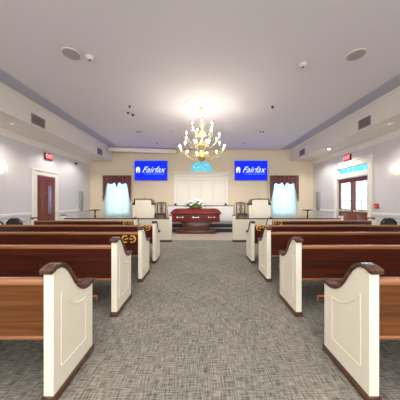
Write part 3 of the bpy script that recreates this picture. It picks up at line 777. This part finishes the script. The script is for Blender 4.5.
# ------------------------------------------------------------------ screens
def make_tv(xc, label):
    t = thing('television', label, 'television', (xc, D-0.002, 2.84), 0, 'wall televisions')
    hw, hh = 0.79, 0.475
    obj('bezel', B((-hw, hw, -0.055, 0, -hh, hh), bev=0.006), 'black', t)
    obj('screen', B((-hw+0.012, hw-0.012, -0.058, -0.05, -hh+0.012, hh-0.012)), 'screen', t, sm=False)
    # domed pavilion emblem
    bm = bmesh.new(); y0, y1 = -0.062, -0.058
    pts = [(-0.62-0.085, -0.10), (-0.62-0.03, -0.10), (-0.62-0.03, 0.0), (-0.62, 0.03), (-0.62+0.03, 0.0), (-0.62+0.03, -0.10), (-0.62+0.085, -0.10)]
    arc = [(-0.62+0.10*math.cos(PI*k/12), 0.06+0.115*math.sin(PI*k/12)) for k in range(13)]
    prism(bm, pts+arc, y0, y1, 'Y'); obj('emblem', bm, 'screen_white', t, sm=False)
    text_mesh('script_lettering', 'Fairfax', 0.40, 'screen_white', t, (0.10, -0.0595, 0.04), (PI/2, 0, 0), shear=0.5, offset=-0.002)
    bm = bmesh.new(); box(bm, -0.42, 0.68, y0, y1, -0.10, -0.088)
    obj('underline', bm, 'screen_pale', t, sm=False)
    bm = bmesh.new(); x = -0.32; rr = random.Random(3)
    while x < 0.62:
        w = rr.uniform(0.018, 0.034); box(bm, x, x+w, y0, y1, -0.185, -0.15); x += w+rr.choice((0.012, 0.012, 0.04))
    obj('small_print', bm, 'screen_pale', t, sm=False)
make_tv(-0.076-48.8*9.7/200, 'blue screen television with Fairfax lettering, left of the altar')
make_tv(-0.076+50.8*9.7/200, 'blue screen television with Fairfax lettering, right of the altar')

# projector screen housing high on the front wall, set slightly askew
ps = thing('screen_housing', 'long white roll-up screen housing under the ceiling, left front', 'screen housing', (-2.72, 9.33, 3.745), math.atan2(0.5, 2.9))
ps.rotation_euler = (0, 0.0, math.atan2(0.42, 2.9))
bm = bmesh.new(); box(bm, -1.5, 1.5, -0.07, 0.07, -0.11, 0.07, bev=0.03, seg=3); obj('case', bm, 'trim', ps)
for x in (-1.515, 1.515):
    bm = bmesh.new(); box(bm, x-0.015, x+0.015, -0.075, 0.075, -0.115, 0.075, bev=0.01); obj('end_cap', bm, 'offwhite', ps)
for x in (-1.2, 1.2):
    bm = bmesh.new(); box(bm, x-0.02, x+0.02, -0.03, 0.03, 0.06, 0.10); obj('bracket', bm, 'offwhite', ps)

# ------------------------------------------------------------------ wall and ceiling fixtures
def exit_sign(s, y, z, label):
    t = thing('exit_sign', label, 'exit sign', (s*W, y, z), 0 if s < 0 else PI, 'exit signs')
    obj('housing', B((0, 0.06, -0.17, 0.17, -0.115, 0.115), bev=0.006), 'black', t)
    obj('face', B((0.058, 0.064, -0.155, 0.155, -0.10, 0.10)), 'exit_face', t, sm=False)
    text_mesh('exit_lettering', 'EXIT', 0.17, 'exit_white', t, (0.065, 0, 0), (PI/2, 0, PI/2), offset=0.003)
exit_sign(-1, 7.02, 2.92, 'red EXIT sign above the brown door on the left wall')
exit_sign(1, 7.42, 2.97, 'red EXIT sign above the glazed double doors')

def wall_speaker(s, y, label):
    t = thing('column_speaker', label, 'speaker', (s*W, y, 1.37), 0 if s < 0 else PI, 'column speakers on the side walls')
    obj('case', B((0, 0.09, -0.09, 0.09, -0.43, 0.43), bev=0.012), 'speaker', t)
    obj('grille', B((0.088, 0.096, -0.075, 0.075, -0.41, 0.41), bev=0.002), 'grey', t)
wall_speaker(-1, 8.92, 'slim grey column speaker on the left wall past the door')
wall_speaker(1, 9.22, 'slim grey column speaker on the right wall past the doors')
# fire alarm
t = thing('fire_alarm', 'small red fire alarm box on the right wall', 'fire alarm', (W, 6.20, 1.21))
obj('box', B((-0.05, 0, -0.06, 0.06, -0.075, 0.075), bev=0.006), 'red', t)
obj('pull_handle', B((-0.062, -0.048, -0.035, 0.035, -0.02, 0.0), bev=0.003), 'offwhite', t)
# motion sensor
t = thing('wall_sensor', 'tiny black sensor high on the left wall past the EXIT sign', 'sensor', (-W, 8.55, 2.98))
bm = bmesh.new(); box(bm, 0, 0.03, -0.03, 0.03, -0.04, 0.04, bev=0.006); obj('bracket', bm, 'black', t)
bm = bmesh.new(); bmesh.ops.create_icosphere(bm, subdivisions=2, radius=0.045, matrix=Matrix.Translation((0.06, 0, -0.01))); obj('eye', bm, 'black', t)

def vent(s, y0, y1, label):
    t = thing('air_vent', label, 'air vent', (s*TX, (y0+y1)/2, 3.455), 0 if s < 0 else PI, 'air vents in the soffits')
    h = (y1-y0)/2
    obj('backing', B((0, 0.006, -h+0.01, h-0.01, -0.11, 0.11)), 'darkgrey', t, sm=False)
    obj('frame', B((0, 0.018, -h, h, 0.105, 0.125), (0, 0.018, -h, h, -0.125, -0.105), (0, 0.018, -h, -h+0.02, -0.105, 0.105), (0, 0.018, h-0.02, h, -0.105, 0.105)), 'grey', t, sm=False)
    bm = bmesh.new()
    for k in range(9):
        z = -0.09+k*0.0225; box(bm, 0.004, 0.015, -h+0.02, h-0.02, z-0.004, z+0.004)
    obj('louvres', bm, 'grey', t, sm=False)
vent(-1, 5.02, 5.46, 'grey air vent in the left soffit face, nearer one')
vent(-1, 8.25, 8.65, 'grey air vent in the left soffit face, far one by the front wall')
vent(1, 5.14, 5.54, 'grey air vent in the right soffit face, nearer one')
vent(1, 8.38, 8.80, 'grey air vent in the right soffit face, far one by the front wall')

def ceil_at(px, py, z=CZ):
    y = (z-1.35)*200/(201.5-py); return (-0.076+(px-200)*y/200, y)
def round_speaker(px, py, label):
    x, y = ceil_at(px, py); t = thing('ceiling_speaker', label, 'speaker', (x, y, CZ), 0, 'round ceiling speakers')
    bm = bmesh.new(); lathe(bm, [(0.125, -0.012), (0.14, -0.012), (0.147, 0), (0.125, 0)], seg=32); obj('rim', bm, 'offwhite', t)
    bm = bmesh.new(); lathe(bm, [(0.0, -0.018), (0.128, -0.016), (0.130, -0.012)], seg=32); obj('grille', bm, 'ceilspk', t)
round_speaker(71.5, 53.5, 'round grey ceiling speaker, left of the two')
round_speaker(356, 54.5, 'round grey ceiling speaker, right of the two')
def smoke(px, py, label):
    x, y = ceil_at(px, py); t = thing('smoke_detector', label, 'smoke detector', (x, y, CZ), 0, 'smoke detectors')
    bm = bmesh.new(); lathe(bm, [(0.02, -0.055), (0.045, -0.05), (0.06, -0.025), (0.07, -0.01), (0.07, 0)], seg=24); obj('cover', bm, 'offwhite', t)
    bm = bmesh.new(); lathe(bm, [(0.0, -0.066), (0.018, -0.062), (0.022, -0.05)], seg=14); obj('sensor', bm, 'darkgrey', t)
smoke(90, 57, 'white smoke detector beside the left round ceiling speaker')
smoke(303, 64, 'white smoke detector between chandelier and right round ceiling speaker')
# small black ceiling spot/camera cluster and tiny ceiling lights
def spot(px, py, r, label, drop=0.05):
    x, y = ceil_at(px, py); t = thing('ceiling_spot', label, 'ceiling spot', (x, y, CZ), 0, 'small dark ceiling spots')
    bm = bmesh.new(); lathe(bm, [(r*0.7, -drop), (r, -drop*0.7), (r, -0.004), (r*1.3, 0)], seg=16); obj('body', bm, 'black', t)
    bm = bmesh.new(); lathe(bm, [(0, -drop-0.006), (r*0.5, -drop-0.003), (r*0.6, -drop+0.004)], seg=12); obj('lens', bm, 'chrome', t)
for px, py, r, lab in ((129.5, 106, 0.022, 'small dark ceiling spot, upper one of the left group of three'),
                    (128, 112.3, 0.024, 'small dark ceiling spot, leftmost of the left group of three'),
                    (133, 114.5, 0.035, 'black ceiling spot, largest of the left group of three'),
                    (272.5, 106.5, 0.03, 'small dark ceiling spot alone, right of the chandelier')):
    spot(px, py, r, lab)
for px, py, lab in ((137.5, 131.6, 'tiny recessed spot left of chandelier, left of a pair'), (140.3, 131.6, 'tiny recessed spot left of chandelier, right of a pair'),
                    (157, 143, 'tiny recessed spot near the front wall, left of chandelier'), (243.6, 143, 'tiny recessed spot near the front wall, right of chandelier'),
                    (260.5, 131.6, 'tiny recessed spot right of chandelier, left of a pair'), (263.2, 131.6, 'tiny recessed spot right of chandelier, right of a pair')):
    spot(px, py, 0.025, lab, 0.03)
def downlight(x, y, z, lit, label, power=0):
    t = thing('downlight', label, 'downlight', (x, y, z), 0, 'recessed downlights')
    bm = bmesh.new(); lathe(bm, [(0.045, -0.003), (0.075, -0.008), (0.085, 0), (0.045, 0)], seg=24); obj('ring', bm, 'offwhite', t)
    bm = bmesh.new(); lathe(bm, [(0, -0.004), (0.045, -0.004), (0.045, 0.0)], seg=20); obj('lamp_lens', bm, 'down_on' if lit else 'down_dim', t)
    if power:  # fill beams added under unlit lenses; only the lit one is a working lamp
        l = bpy.data.lights.new('downlight_beam_fill', 'SPOT'); l.energy = power; l.spot_size = 2.5; l.spot_blend = 0.6; l.shadow_soft_size = 0.04; l.color = (1, 0.97, 0.93)
        lo = bpy.data.objects.new('downlight_beam_fill', l); C.objects.link(lo); lo.parent = t; lo.location = (0, 0, -0.03)
for x, y, lit, lab in ((-4.76, 5.0, False, 'small dim downlight in the left soffit, nearest'), (-4.74, 7.0, False, 'small dim downlight in the left soffit, middle'), (-4.74, 8.2, False, 'small dim downlight in the left soffit, by the front wall'),
                       (4.66, 5.0, False, 'small dim downlight in the right soffit, nearest'), (4.69, 7.4, True, 'bright lit downlight in the right soffit'), (4.7, 8.5, False, 'small dim downlight in the right soffit, by the front wall')):
    downlight(x, y, SZ, lit, lab, 40 if lit else 22)
for px, py, lab in ((171, 131, 'pale recessed downlight just left of the chandelier'), (231, 131, 'pale recessed downlight just right of the chandelier'),
                    (130, 146, 'recessed downlight near the front wall above the left television'), (274, 146, 'recessed downlight near the front wall above the right television')):
    x, y = ceil_at(px, py); downlight(x, y, CZ, False, lab, 85 if py < 140 else 0)

def sconce(s, y, label):
    t = thing('wall_sconce', label, 'sconce', (s*W, y, 2.16), 0 if s < 0 else PI, 'lit wall sconces')
    bm = bmesh.new(); box(bm, 0, 0.015, -0.045, 0.045, -0.11, 0.09, bev=0.006)
    obj('backplate', bm, 'brass', t)
    for q in (-1, 1):
        bm = bmesh.new(); tube(bm, [(0.012, 0, -0.03), (0.06, q*0.04, -0.07), (0.10, q*0.10, -0.06), (0.11, q*0.13, 0.0)], 0.007, 8)
        lathe(bm, [(0.01, -0.01), (0.03, 0.0), (0.032, 0.008), (0.012, 0.012)], (0.11, q*0.13, 0), 12); a = obj('arm', bm, 'brass', t)
        bm = bmesh.new(); lathe(bm, [(0.011, 0.012), (0.011, 0.07)], (0.11, q*0.13, 0), 10); obj('candle_sleeve', bm, 'candle', a)
        bm = bmesh.new(); lathe(bm, [(0.008, 0.07), (0.018, 0.09), (0.018, 0.105), (0.004, 0.14)], (0.11, q*0.13, 0), 12); obj('bulb', bm, 'sconce_bulb', a)
sconce(-1, 5.24, 'lit brass wall sconce at the left wall edge of view')
sconce(1, 5.46, 'lit brass wall sconce at the right wall edge of view')

# ------------------------------------------------------------------ chandelier
chx, chy = -0.02, 5.35
md = tag(obj('ceiling_medallion', (lambda bm: (lathe(bm, [(0.0, -0.010), (0.44, -0.010), (0.455, -0.022), (0.48, -0.026), (0.50, -0.018), (0.525, -0.012), (0.53, 0)], seg=48), bm)[1])(bmesh.new()), 'ceiling'),
         'round white ceiling medallion above the brass chandelier', 'ceiling medallion')
md.location = (chx, chy, CZ)
ch = thing('chandelier', 'large three tiered brass chandelier with lit candle bulbs', 'chandelier', (chx, chy, CZ-0.012))
def zz(h): return h-(CZ-0.012)     # absolute height to local
bm = bmesh.new(); lathe(bm, [(0.075, 0), (0.08, -0.01), (0.06, -0.03), (0.03, -0.045), (0.012, -0.06)], seg=24); obj('canopy', bm, 'brass', ch)
bm = bmesh.new()
for k in range(8):
    z = zz(3.79)-k*0.026; a = (k % 2)*PI/2
    tube(bm, [(0.012*math.cos(a)*math.cos(q*PI/5), 0.012*math.sin(a)*math.cos(q*PI/5), z+0.017*math.sin(q*PI/5)) for q in range(11)], 0.0035, 6)
obj('chain', bm, 'brass', ch)
bm = bmesh.new()
lathe(bm, [(0.012, zz(3.60)), (0.03, zz(3.58)), (0.055, zz(3.53)), (0.03, zz(3.48)), (0.02, zz(3.45)), (0.06, zz(3.42)), (0.07, zz(3.38)), (0.035, zz(3.33)), (0.022, zz(3.26)),
           (0.05, zz(3.22)), (0.085, zz(3.15)), (0.05, zz(3.08)), (0.025, zz(3.03)), (0.03, zz(2.95)), (0.09, zz(2.90)), (0.11, zz(2.83)), (0.07, zz(2.76)), (0.035, zz(2.72)),
           (0.05, zz(2.68)), (0.12, zz(2.62)), (0.135, zz(2.55)), (0.11, zz(2.48)), (0.05, zz(2.43)), (0.03, zz(2.41)), (0.035, zz(2.38)), (0.012, zz(2.35)), (0.003, zz(2.31))], seg=28)
obj('baluster_column', bm, 'brass', ch)
tiers = [(12, 0.60, 2.62, 2.69, 0.10), (8, 0.46, 2.90, 3.00, 0.07), (6, 0.30, 3.18, 3.28, 0.04)]
for ti, (n, R, zr, zc, r0) in enumerate(tiers):
    arm0 = None
    for k in range(n):
        a = 2*PI*(k+0.5)/n + (0.12 if ti == 1 else 0)
        if arm0 is None:
            bm = bmesh.new(); pts = []
            for q in range(17):
                u = q/16; r = r0+(R-r0)*u
                z = zr + (-0.10*math.sin(PI*min(1, u*1.25)) + (zc-zr)*max(0, (u-0.55)/0.45)**1.6)
                pts.append((r, 0, zz(z)))
            tube(bm, pts, 0.006, 8)
            tube(bm, [(r0+0.06+0.03*math.cos(q), 0, zz(zr+0.0)+0.03*math.sin(q)) for q in [j*0.5 for j in range(11)]], 0.005, 6)
            lathe(bm, [(0.006, 0), (0.034, 0.008), (0.04, 0.016), (0.014, 0.02), (0.016, 0.032)], (R, 0, zz(zc)), 14)
            arm0 = obj('arm', bm, 'brass', ch); arm = arm0
            bm = bmesh.new(); lathe(bm, [(0.011, 0.03), (0.011, 0.09)], (R, 0, zz(zc)), 10); obj('candle_sleeve', bm, 'candle', arm)
            bm = bmesh.new(); lathe(bm, [(0.005, 0.088), (0.012, 0.097), (0.013, 0.108), (0.008, 0.122), (0.002, 0.134)], (R, 0, zz(zc)), 10); obj('bulb', bm, 'bulb', arm)
            arm.rotation_euler = (0, 0, a)
        else:
            c = arm0.copy(); C.objects.link(c); c.parent = ch; c.rotation_euler = (0, 0, a)
            for g_ in kids(arm0):
                d = g_.copy(); C.objects.link(d); d.parent = c
